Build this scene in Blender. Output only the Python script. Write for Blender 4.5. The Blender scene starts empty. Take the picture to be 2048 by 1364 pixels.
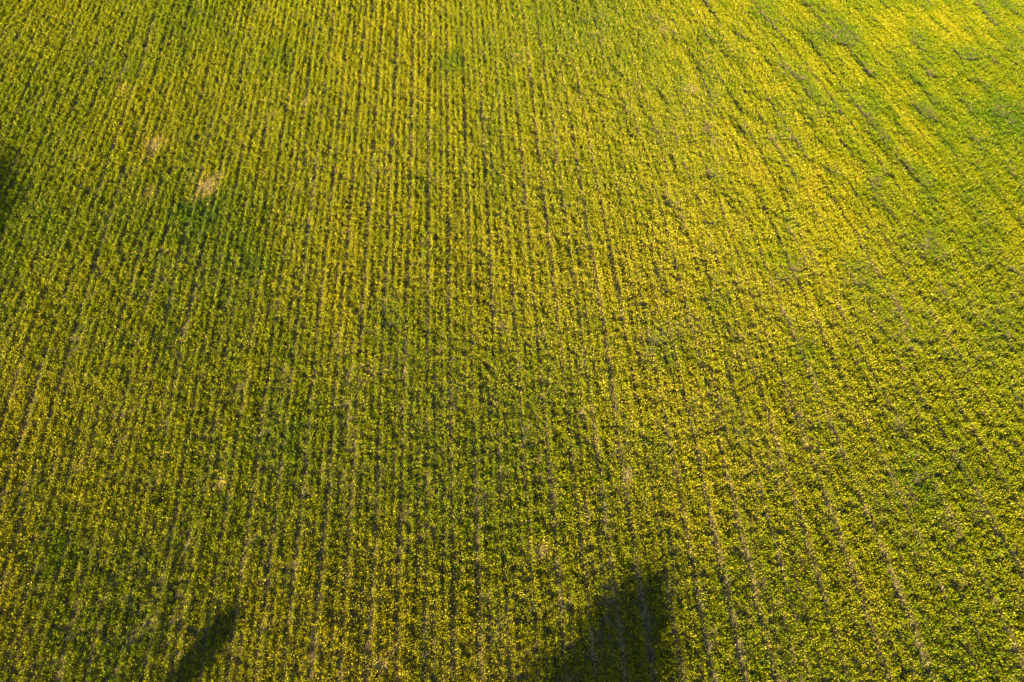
import bpy, math
import numpy as np

# ------------------------------------------------------------------ camera, sky, sun, exposure
sc = bpy.context.scene
CAM_H = 15.0
cam = bpy.data.cameras.new("camera"); cam.lens = 24.0; cam.sensor_width = 36.0
cam.clip_start = 0.1; cam.clip_end = 6000
camo = bpy.data.objects.new("camera", cam); sc.collection.objects.link(camo)
camo.location = (0, 0, CAM_H); camo.rotation_euler = (math.radians(30), 0, 0)
sc.camera = camo

SUN_EL = math.radians(20)
SHADOW_AZ = math.radians(32)          # shadows run this far east of +Y
sx, sy = -math.sin(SHADOW_AZ), -math.cos(SHADOW_AZ)   # towards the sun, on the ground
world = bpy.data.worlds.new("World"); sc.world = world; world.use_nodes = True
wn = world.node_tree; bg = wn.nodes["Background"]
sky = wn.nodes.new("ShaderNodeTexSky"); sky.sky_type = 'NISHITA'; sky.sun_disc = False
sky.sun_elevation = SUN_EL; sky.sun_rotation = math.atan2(sx, sy)
sky.air_density = 1.0; sky.dust_density = 0.8; sky.ozone_density = 2.0
wn.links.new(sky.outputs[0], bg.inputs[0]); bg.inputs[1].default_value = 0.05
sd = bpy.data.lights.new("sun", 'SUN'); sd.energy = 5.0; sd.angle = math.radians(0.53)
sd.color = (1.0, 0.83, 0.44)
so = bpy.data.objects.new("sun", sd); sc.collection.objects.link(so)
# lamp's -Z must point along the light: away from the sun
so.rotation_euler = (math.pi / 2 - SUN_EL, 0, math.atan2(sx, -sy) )
sc.view_settings.view_transform = 'Standard'; sc.view_settings.look = 'None'
sc.view_settings.exposure = 2.15; sc.view_settings.gamma = 1.0

rng = np.random.default_rng(7)

# ------------------------------------------------------------------ noise
_lat = [np.random.default_rng(100 + k).random((256, 256)).astype(np.float32) for k in range(12)]
def vnoise(x, y, k=0):
    L = _lat[k]
    xi = np.floor(x).astype(np.int64); yi = np.floor(y).astype(np.int64)
    fx = (x - xi).astype(np.float32); fy = (y - yi).astype(np.float32)
    fx = fx * fx * (3 - 2 * fx); fy = fy * fy * (3 - 2 * fy)
    a = L[xi & 255, yi & 255]; b = L[(xi + 1) & 255, yi & 255]
    c = L[xi & 255, (yi + 1) & 255]; d = L[(xi + 1) & 255, (yi + 1) & 255]
    return (a * (1 - fx) + b * fx) * (1 - fy) + (c * (1 - fx) + d * fx) * fy      # 0..1
def fbm(x, y, k=0, o=3):
    s = 0; w = 1; t = 0
    for i in range(o):
        s = s + w * vnoise(x * 2 ** i + 17.3 * i + 40, y * 2 ** i + 9.1 * i + 40, (k + i) % 12); t += w; w *= 0.5
    return s / t
def sstep(a, b, x):
    t = np.clip((x - a) / (b - a), 0, 1); return t * t * (3 - 2 * t)

# ------------------------------------------------------------------ drill rows: u is constant along a row
KR = (0.5378, 4.9946, -6.6548, 0.5517, -3.6149, 5.0664)
def row_u(X, Y):
    X = np.clip(X, -60, 19.0); Yc = np.clip(Y, -4, 26)
    y = (Yc - 10) / 10
    h = 1.5 * np.log1p(np.exp((X - 5 + 0.15 * (Yc - 10)) / 1.5)) / 10
    return X + KR[0] * Y / 10 + KR[1] * h * y + KR[2] * h**2 + KR[3] * h * y * y + KR[4] * h**2 * y + KR[5] * h**3
SP = 0.187            # drill row spacing
GRP = 3               # rows between two wider gaps

def gap_w(u, Y):      # how strongly the rows of one group close up, leaving a wheel-wide gap
    g = np.round(u / (SP * GRP))
    a = sstep(.25, .75, .65 * vnoise(g * 3.7, Y / 4.0 + g * 1.3, 3) + .35 * vnoise(g * 5.9, Y / .8 + g * 2.3, 6))
    mid = np.exp(-((u - 4.0) / 6.5) ** 2)
    a = a * (.35 + .65 * sstep(.25, .7, vnoise(g * 7.7, g * 0 + 3.3, 2)))
    return 0.02 + 0.28 * a * (0.45 + 0.55 * mid)

def terrain(X, Y):
    f = 1.0 / (1.0 + (np.maximum(0, np.hypot(X, Y - 11) - 40) / 30) ** 2)
    z = 0.34 * (fbm(X / 13, Y / 13, 1, 2) - 0.5) + 0.16 * (vnoise(X / 3.2, Y / 4.5, 4) - 0.5) + 0.05 * (vnoise(X / 1.1, Y / 1.6, 5) - 0.5)
    return z * f
def furrow(X, Y):
    u = row_u(X, Y)
    g = (u / (SP * GRP)) % 1.0                         # 0.5 = middle of the wide gap
    d = np.abs(g - 0.5) * SP * GRP
    return -0.010 * np.exp(-(d / 0.05) ** 2) + 0.016 * (vnoise(X / .12, Y / .12, 6) - .5)

# straw-coloured thin spots seen in the field (x, y, radius, strength)
def px(x, y):
    dx = x - 1024.; u = 682. - y; f = 1365.
    d = (dx, f * .5 + u * .8660254, -f * .8660254 + u * .5); k = CAM_H / -d[2]
    return d[0] * k, d[1] * k
SPOTS = [px(*p) + (r, s) for p, r, s in [((305, 292), .30, .95), ((412, 375), .36, .9), ((612, 208), .14, .6), ((252, 178), .18, .5),
         ((300, 385), .2, .5), ((440, 962), .14, .6), ((1085, 1100), .14, .8),
         ((760, 1330), .14, .6), ((1325, 55), .2, .4), ((1260, 950), .10, .6), ((1175, 1020), .12, .6),
         ((1005, 650), .12, .6), ((1385, 180), .2, .3)]]
SHADE_PATCHES = [px(*p) + (r, s) for p, r, s in [((400, 430), .6, 1.), ((900, 125), .5, 1.), ((560, 110), .5, .6), ((1700, 60), .5, .4), ((1530, 490), .7, .8),  # shaded dips: plants slightly shorter, the shade itself put into a darker leaf tone
        ((1440, 600), .5, .8), ((1330, 690), .5, .8), ((1980, 230), .4, .4), ((1420, 60), .4, .4), ((110, 460), .5, .6), ((500, 520), .5, .6), ((780, 640), .6, .6), ((1830, 960), .5, .8), ((1310, 890), .5, .7),
        ((110, 1090), .5, .9), ((1000, 380), .5, .5), ((560, 870), .6, .6), ((1620, 720), .5, .7), ((1750, 200), .6, .6), ((850, 370), .3, .7)]]
def blobs(X, Y, L):
    o = np.zeros_like(X)
    for a, b, r, s in L:
        wob = 0.65 + 0.9 * vnoise(X / .25 + a, Y / .35 + b, 7)
        o = np.maximum(o, s * np.exp(-(((X - a) / (r * wob)) ** 2 + ((Y - b) / (r * 1.3 * wob)) ** 2)))
    return o

# ------------------------------------------------------------------ materials
def new_mat(name):
    m = bpy.data.materials.new(name); m.use_nodes = True
    nt = m.node_tree; nt.nodes.clear()
    out = nt.nodes.new("ShaderNodeOutputMaterial"); return m, nt, out
def ramp(nt, stops):
    r = nt.nodes.new("ShaderNodeValToRGB"); e = r.color_ramp.elements
    e[0].position = stops[0][0]; e[0].color = stops[0][1] + (1,)
    e[1].position = stops[-1][0]; e[1].color = stops[-1][1] + (1,)
    for p, c in stops[1:-1]:
        n = e.new(p); n.color = c + (1,)
    return r
def leaf_material(name, stops, trans=0.35, gloss=0.06):
    m, nt, out = new_mat(name)
    at = nt.nodes.new("ShaderNodeAttribute"); at.attribute_name = "tone"
    r = ramp(nt, stops); nt.links.new(at.outputs["Fac"], r.inputs[0])
    d = nt.nodes.new("ShaderNodeBsdfDiffuse"); t = nt.nodes.new("ShaderNodeBsdfTranslucent")
    g = nt.nodes.new("ShaderNodeBsdfGlossy"); g.inputs["Roughness"].default_value = 0.42
    g.inputs["Color"].default_value = (.8, .8, .8, 1)
    m1 = nt.nodes.new("ShaderNodeMixShader"); m1.inputs[0].default_value = trans
    m2 = nt.nodes.new("ShaderNodeMixShader"); m2.inputs[0].default_value = gloss
    nt.links.new(r.outputs[0], d.inputs[0]); nt.links.new(r.outputs[0], t.inputs[0])
    nt.links.new(d.outputs[0], m1.inputs[1]); nt.links.new(t.outputs[0], m1.inputs[2])
    nt.links.new(m1.outputs[0], m2.inputs[1]); nt.links.new(g.outputs[0], m2.inputs[2])
    nt.links.new(m2.outputs[0], out.inputs[0])
    return m
M_CROP = leaf_material("young_cereal_leaf", [(0.0, (0.02, 0.085, 0.012)), (0.3, (0.07, 0.145, 0.004)), (0.55, (0.165, 0.205, 0.003)),
                                        (0.75, (0.29, 0.275, 0.005)), (0.86, (0.42, 0.32, 0.02)), (1.0, (0.60, 0.45, 0.15))], 0.12, 0.008)
M_STRAW = leaf_material("dry_straw", [(0, (0.30, 0.21, 0.07)), (1.0, (0.56, 0.43, 0.19))], 0.15, 0.05)
M_TREE = leaf_material("tree_leaf", [(0, (0.04, 0.08, 0.015)), (1, (0.09, 0.13, 0.03))], 0.3)

def soil_material():
    m, nt, out = new_mat("field_soil")
    tc = nt.nodes.new("ShaderNodeTexCoord")
    def noise(sc_, det):
        n = nt.nodes.new("ShaderNodeTexNoise"); n.inputs["Scale"].default_value = sc_; n.inputs["Detail"].default_value = det
        nt.links.new(tc.outputs["Object"], n.inputs["Vector"]); return n
    n1 = noise(9, 5); n2 = noise(1.1, 3); n3 = noise(45, 3)
    r = ramp(nt, [(0.3, (0.05, 0.042, 0.020)), (0.5, (0.115, 0.088, 0.042)), (0.7, (0.24, 0.17, 0.085))])
    nt.links.new(n1.outputs[0], r.inputs[0])
    rg = ramp(nt, [(0.3, (0.05, 0.085, 0.010)), (0.7, (0.14, 0.15, 0.012))]); nt.links.new(n3.outputs[0], rg.inputs[0])
    at = nt.nodes.new("ShaderNodeAttribute"); at.attribute_name = "cover"
    mx = nt.nodes.new("ShaderNodeMix"); mx.data_type = 'RGBA'
    nt.links.new(at.outputs["Fac"], mx.inputs[0]); nt.links.new(r.outputs[0], mx.inputs[6]); nt.links.new(rg.outputs[0], mx.inputs[7])
    b = nt.nodes.new("ShaderNodeBsdfPrincipled"); b.inputs["Roughness"].default_value = 0.95
    b.inputs["Specular IOR Level"].default_value = 0.15
    nt.links.new(mx.outputs[2], b.inputs["Base Color"])
    bp = nt.nodes.new("ShaderNodeBump"); bp.inputs["Strength"].default_value = 0.6; bp.inputs["Distance"].default_value = 0.02
    nt.links.new(n3.outputs[0], bp.inputs["Height"]); nt.links.new(bp.outputs[0], b.inputs["Normal"])
    nt.links.new(b.outputs[0], out.inputs[0]); return m
def bark_material():
    m, nt, out = new_mat("tree_bark")
    tc = nt.nodes.new("ShaderNodeTexCoord"); n = nt.nodes.new("ShaderNodeTexNoise"); n.inputs["Scale"].default_value = 6
    n.inputs["Detail"].default_value = 6; nt.links.new(tc.outputs["Object"], n.inputs["Vector"])
    r = ramp(nt, [(0.3, (0.05, 0.035, 0.025)), (0.7, (0.16, 0.12, 0.09))]); nt.links.new(n.outputs[0], r.inputs[0])
    b = nt.nodes.new("ShaderNodeBsdfPrincipled"); b.inputs["Roughness"].default_value = 0.9
    nt.links.new(r.outputs[0], b.inputs["Base Color"]); nt.links.new(b.outputs[0], out.inputs[0]); return m
M_SOIL = soil_material(); M_BARK = bark_material()

# ------------------------------------------------------------------ mesh helper
def make_mesh(name, co, faces_n, idx, mat, parent=None, attrs=None, smooth=False, nv=4):
    me = bpy.data.meshes.new(name)
    me.vertices.add(len(co)); me.vertices.foreach_set("co", np.ascontiguousarray(co, dtype=np.float32).ravel())
    me.loops.add(len(idx)); me.loops.foreach_set("vertex_index", np.ascontiguousarray(idx, dtype=np.int32))
    me.polygons.add(faces_n)
    me.polygons.foreach_set("loop_start", np.arange(0, faces_n * nv, nv, dtype=np.int32))
    me.polygons.foreach_set("use_smooth", np.full(faces_n, smooth))
    me.update(calc_edges=True)
    for k, (dom, v) in (attrs or {}).items():
        a = me.attributes.new(k, 'FLOAT', dom); a.data.foreach_set("value", np.ascontiguousarray(v, dtype=np.float32))
    me.materials.append(mat)
    o = bpy.data.objects.new(name, me); sc.collection.objects.link(o)
    if parent: o.parent = parent
    return o

# ------------------------------------------------------------------ the ground: one sheet to the horizon
def axis(lo, hi, step, far):
    core = np.arange(lo, hi + step / 2, step)
    out = []; d = step
    p = hi
    while p < far: d *= 1.35; p += d; out.append(p)
    neg = []; d = step; p = lo
    while p > -far: d *= 1.35; p -= d; neg.append(p)
    return np.array(neg[::-1] + list(core) + out)
gx = axis(-23, 23, 0.05, 3000); gy = axis(-3, 27, 0.10, 3000)
GX, GY = np.meshgrid(gx, gy, indexing='ij')
inside = (np.abs(GX) < 24) & (GY > -4) & (GY < 28)
GZ = terrain(GX, GY) + np.where(inside, furrow(GX, GY), 0)
nx, ny = len(gx), len(gy)
ii = (np.arange(nx - 1)[:, None] * ny + np.arange(ny - 1)[None, :]).ravel()
q = np.stack([ii, ii + ny, ii + ny + 1, ii + 1], 1).ravel()
def halfw(Y): return 9.6 + 0.405 * Y
cover = np.maximum(sstep(1.0, 3.5, np.abs(GX) - halfw(GY)), np.maximum(sstep(24.2, 26.5, GY), sstep(0.6, 3.0, -GY)))
ground = make_mesh("ground", np.stack([GX, GY, GZ], -1).reshape(-1, 3), len(ii), q, M_SOIL,
                   attrs={"cover": ('POINT', cover.ravel())}, smooth=True)
ground["kind"] = "structure"

# ------------------------------------------------------------------ the crop
N = 8400000
Y = rng.uniform(-2.2, 26.0, N); X = rng.uniform(-1, 1, N) * (21.5)
k = np.abs(X) < halfw(Y) + 2.4
X, Y = X[k], Y[k]
u = row_u(X, Y); e = 0.02
ux = (row_u(X + e, Y) - u) / e
grp = np.floor(u / (SP * GRP)); fr = u / (SP * GRP) - grp
ri = np.floor(fr * GRP)
c = gap_w((grp + .5) * SP * GRP, Y)
off = (ri - 1) * SP * (1 - c)                     # row centre within its group
wob = 0.03 * (vnoise((grp * 3 + ri) * 5.1, Y / 1.7, 8) - .5)
left = sstep(3, -3, X) * (.45 + .55 * sstep(6, 14, Y))
jit = rng.normal(0, 1, len(X)) * np.where(rng.random(len(X)) < .26, .09, 0.041 - .010 * left)
un = (grp + 0.5) * SP * GRP + off + wob + jit
X = X + (un - u) / ux
rowid = grp * 3 + ri
# stand density and vigour
vig = vnoise(rowid * 4.3 + 2, Y / 1.3 + rowid * .7, 9)
hum = .65 * vnoise(un / .33, Y / .9, 10) + .35 * vnoise(X / .3 + 9, Y / .45, 10)
rx, ry = X * .83 + Y * .56, -X * .56 + Y * .83
clump = .5 * vnoise(rx / .05, ry / .05, 11) + .5 * vnoise((X * .6 - Y * .8) / .13, (X * .8 + Y * .6) / .13, 7)
patch = fbm(X / 4.0, Y / 5.5, 2, 3)
spots = blobs(X, Y, SPOTS); shade = blobs(X, Y, SHADE_PATCHES)
dens = 0.78 + 0.30 * (vig - .5) + (0.10 + .5 * sstep(2, 9, X) * sstep(8, 15, Y)) * (hum - .45) + 1.5 * (clump - .5)
dens = np.clip(dens, 0.10, 1) * (1 - .75 * spots)
k = rng.random(len(X)) < dens
X, Y, vig, hum, clump, patch, spots, shade, rowid, jit = [a[k] for a in (X, Y, vig, hum, clump, patch, spots, shade, rowid, jit)]
n = len(X)
Z = terrain(X, Y) + furrow(X, Y)
ht = (0.07 + 0.035 * vig + (0.06 + .13 * sstep(-1, 8, X) * sstep(5, 15, Y)) * (hum - .45) + 0.15 * (clump - .47)) * rng.uniform(.45, 1.45, n)
ht = np.clip(ht * (1 - .45 * spots) * (1 - .20 * shade), .02, .2)
stem = np.maximum(0, ht - .05); L0 = ht - stem      # leaves hang off the upper part of the plant
az = rng.uniform(0, 2 * np.pi, n)
lean = np.clip(rng.normal(.58, .36, n), .03, 1.45)
dx, dy = np.cos(az) * np.sin(lean), np.sin(az) * np.sin(lean); dz = np.cos(lean)
L = L0 * rng.uniform(.75, 1.2, n)
w = rng.uniform(.005, .0085, n) * (1 + .25 * (hum - .5))
roll = rng.normal(0, .7, n)
# width direction: horizontal perpendicular, rolled about the blade
hx, hy = -np.sin(az), np.cos(az)
cx, cy, cz = np.cos(roll), np.cos(roll), np.sin(roll)
# vector perpendicular to both
px_, py_, pz_ = dy * 0 - dz * hy, dz * hx, dx * hy - dy * hx
wx, wy, wz = hx * cx + px_ * cz, hy * cx + py_ * cz, pz_ * cz
Zs = Z + stem * rng.uniform(.35, 1.0, n) - .005
droop = rng.uniform(0, .45, n) * L
co = np.empty((n, 3, 3), np.float32)
co[:, 0] = np.stack([X - dx * L * .1, Y - dy * L * .1, Zs - .01], 1)
co[:, 1] = np.stack([X + dx * L * .5 + wx * w * 1.6, Y + dy * L * .5 + wy * w * 1.6, Zs + dz * L * .6 + wz * w * 1.6], 1)
co[:, 2] = np.stack([X + dx * L - wx * w * .4, Y + dy * L - wy * w * .4, Zs + np.maximum(dz * L - droop * .5, -.5 * stem)], 1)
tone = .61 + .40 * (patch - .5) + .07 * sstep(2, -4, X) * sstep(12, 6, Y) + (.12 + .30 * sstep(2, 9, X) * sstep(8, 15, Y)) * (hum - .5) + rng.normal(0, .15, n) - .22 * shade + .25 * spots  # shade of the dips is painted in as a lower, greener tone
tone = tone + .03 * sstep(-2, 8, X) - .05 * sstep(8, 20, Y) - .07 * sstep(4, 12, X) * sstep(12, 18, Y)
pale = np.exp(-((X - 3.5) / 5) ** 2) * sstep(2, 9, Y)
edge = sstep(.05, .09, np.abs(jit))
dry = rng.random(n) < (.02 + .05 * pale + .25 * pale * edge + .35 * spots)
tone = np.where(dry, rng.uniform(.84, 1.0, n), np.clip(tone, 0, .82))
crop = make_mesh("young_cereal_crop", co.reshape(-1, 3), n, np.arange(n * 3, dtype=np.int32), M_CROP,
                 attrs={"tone": ('FACE', tone)}, nv=3)
crop["kind"] = "stuff"
crop["label"] = "young green and yellow cereal crop sown in long narrow rows across the field"
crop["category"] = "crop"
print("blades", n)

# ------------------------------------------------------------------ straw litter in the wider gaps
N = 420000
Y = rng.uniform(-2.2, 26.0, N); X = rng.uniform(-1, 1, N) * 21.5
k = np.abs(X) < halfw(Y) + 2.4; X, Y = X[k], Y[k]
u = row_u(X, Y); ux = (row_u(X + .02, Y) - u) / .02
un = np.round(u / (SP * GRP)) * SP * GRP + rng.normal(.012, .032, len(X)); X = X + (un - u) / ux
g = np.round(un / (SP * GRP))
k = rng.random(len(X)) < np.clip(-.02 + 1.9 * (.6 * vnoise(g * 3.1, Y / 2.6 + g, 2) + .4 * vnoise(g * 1.7, Y / .45 + g, 3) - .44), .02, .85) * (.15 + .85 * np.exp(-((X - 3.5) / 6) ** 2))
X, Y = X[k], Y[k]
for a, b, r, s in SPOTS:
    m = int(900 * s * r * 3); rr = rng.normal(0, r * .45, (m, 2))
    X = np.concatenate([X, a + rr[:, 0]]); Y = np.concatenate([Y, b + rr[:, 1] * 1.3])
n = len(X); az = rng.normal(np.pi / 2, .9, n); L = rng.uniform(.02, .07, n); w = rng.uniform(.003, .006, n)
Z = terrain(X, Y) + furrow(X, Y) + rng.uniform(.006, .03, n); tl = rng.normal(0, .25, n)
ax, ay = np.cos(az), np.sin(az)
co = np.empty((n, 4, 3), np.float32)
for j, (sl, sw) in enumerate(((-1, -1), (1, -1), (1, 1), (-1, 1))):
    co[:, j] = np.stack([X + ax * L * sl * .5 - ay * w * sw, Y + ay * L * sl * .5 + ax * w * sw, Z + tl * L * sl * .5], 1)
lit = make_mesh("straw_litter", co.reshape(-1, 3), n, np.arange(n * 4, dtype=np.int32), M_STRAW,
                attrs={"tone": ('FACE', rng.random(n))})
lit["kind"] = "stuff"; lit["label"] = "pale dry straw lying on bare soil between the crop rows"; lit["category"] = "straw"

# ------------------------------------------------------------------ trees behind the camera whose shadows reach the field
def tube(pts, rad, sides=8):
    pts = np.array(pts, float); V = []; F = []
    for i, p in enumerate(pts):
        d = pts[min(i + 1, len(pts) - 1)] - pts[max(i - 1, 0)]; d /= np.linalg.norm(d)
        a = np.cross(d, (0.3, 1, 0.2)); a /= np.linalg.norm(a); b = np.cross(d, a)
        for s in range(sides):
            t = 2 * np.pi * s / sides; V.append(p + rad[i] * (np.cos(t) * a + np.sin(t) * b))
    for i in range(len(pts) - 1):
        for s in range(sides):
            s2 = (s + 1) % sides
            F.append((i * sides + s, i * sides + s2, (i + 1) * sides + s2, (i + 1) * sides + s))
    return V, F
def tree(tip, height, profile, label, seed, nleaf=26000, name="broadleaf_tree", lobes=None):
    """tip: ground point where the shadow of the treetop should land"""
    r = np.random.default_rng(seed)
    dist = height / math.tan(SUN_EL)
    x0, y0 = tip[0] + sx * dist, tip[1] + sy * dist
    z0 = float(terrain(np.array([x0]), np.array([y0]))[0])
    root = bpy.data.objects.new(name, None); sc.collection.objects.link(root)
    root.location = (x0, y0, z0); root["label"] = label; root["category"] = "tree"; root["group"] = "trees at the field edge"
    V = []; F = []
    def add(v, f):
        o = len(V); V.extend(v); F.extend([tuple(i + o for i in q) for q in f])
    tp = [(0, 0, -.3)] + [(r.normal(0, .07) * i, r.normal(0, .07) * i, height * .92 * i / 8) for i in range(1, 9)]
    tr = [height * .022 * (1 - i / 8.6) + .02 for i in range(9)]
    add(*tube(tp, tr))
    for b in range(34):
        f = r.uniform(.18, .93); i = int(f * 8); p = np.array(tp[min(i + 1, 8)]); p[2] = height * .92 * f
        R = profile(f) * .8; a = r.uniform(0, 2 * np.pi)
        q = p + np.array([np.cos(a) * R, np.sin(a) * R, R * r.uniform(.2, .6)])
        add(*tube([p, (p + q) / 2 + r.normal(0, .1, 3), q], [tr[min(i, 8)] * .5 + .02, .03 + tr[min(i, 8)] * .25, .015], 6))
    V = np.array(V); F = np.array(F)
    make_mesh("trunk", V, len(F), F.ravel(), M_BARK, root, smooth=True)
    # crown: leaf clumps through the volume
    nc = 420; P = []
    while len(P) < nc:
        f = r.uniform(.16, 1.0) ; R = profile(f); a = r.uniform(0, 2 * np.pi); rr = R * math.sqrt(r.uniform(.1, 1))
        if r.random() < R / 3.2 + .12: P.append((np.cos(a) * rr, np.sin(a) * rr, f * height))
    P = np.array(P)
    ci = r.integers(0, nc, nleaf); cs = r.uniform(.25, .6, nc)
    prof = np.array([profile(f) for f in np.clip(P[:, 2] / height, 0, 1)]); cs = np.minimum(cs, .12 + prof * .4)
    C = P[ci] + r.normal(0, 1, (nleaf, 3)) * (cs[ci, None] * .6)
    C = C[C[:, 2] < height * 1.0]; m = len(C)
    A = r.normal(0, 1, (m, 3)); A /= np.linalg.norm(A, axis=1)[:, None]
    B = np.cross(A, r.normal(0, 1, (m, 3))); B /= np.linalg.norm(B, axis=1)[:, None]
    s = r.uniform(.06, .12, m)[:, None]
    co = np.stack([C - A * s, C + B * s * .55, C + A * s, C - B * s * .55], 1)
    make_mesh("crown", co.reshape(-1, 3), m, np.arange(m * 4), M_TREE, root, attrs={"tone": ('FACE', r.random(m))})
def dome(f):            # rounded crown closing to a blunt point
    return min(3.0, 8.0 * max(0.0, f - .15)) * min(1.0, (max(0, 1 - f) * 2.4) ** .8)
def spire(f):           # slender crown ending in a long thin leader
    return min(1.9, 8.0 * max(0.0, f - .12)) * min(1.0, max(0, 1 - f) * .45 + .01 + 2.0 * max(0, .76 - f))
def dome_wide(f):
    return min(3.4, 8.0 * max(0.0, f - .15)) * min(1.0, (max(0, 1 - f) * 4.5) ** .6)
tree((3.12, 2.7), 8.5, dome, "broadleaf tree with a rounded crown at the field edge", 11, nleaf=38000)
tree((-5.92, 2.0), 7.0, spire, "slender tree with a pointed top, lowest of the trees at the field edge", 12, name="spire_tree", nleaf=45000)
tree((-14.85, 14.75), 12.0, dome_wide, "tallest and widest broadleaf tree at the field edge, standing apart from the others", 13, nleaf=60000)
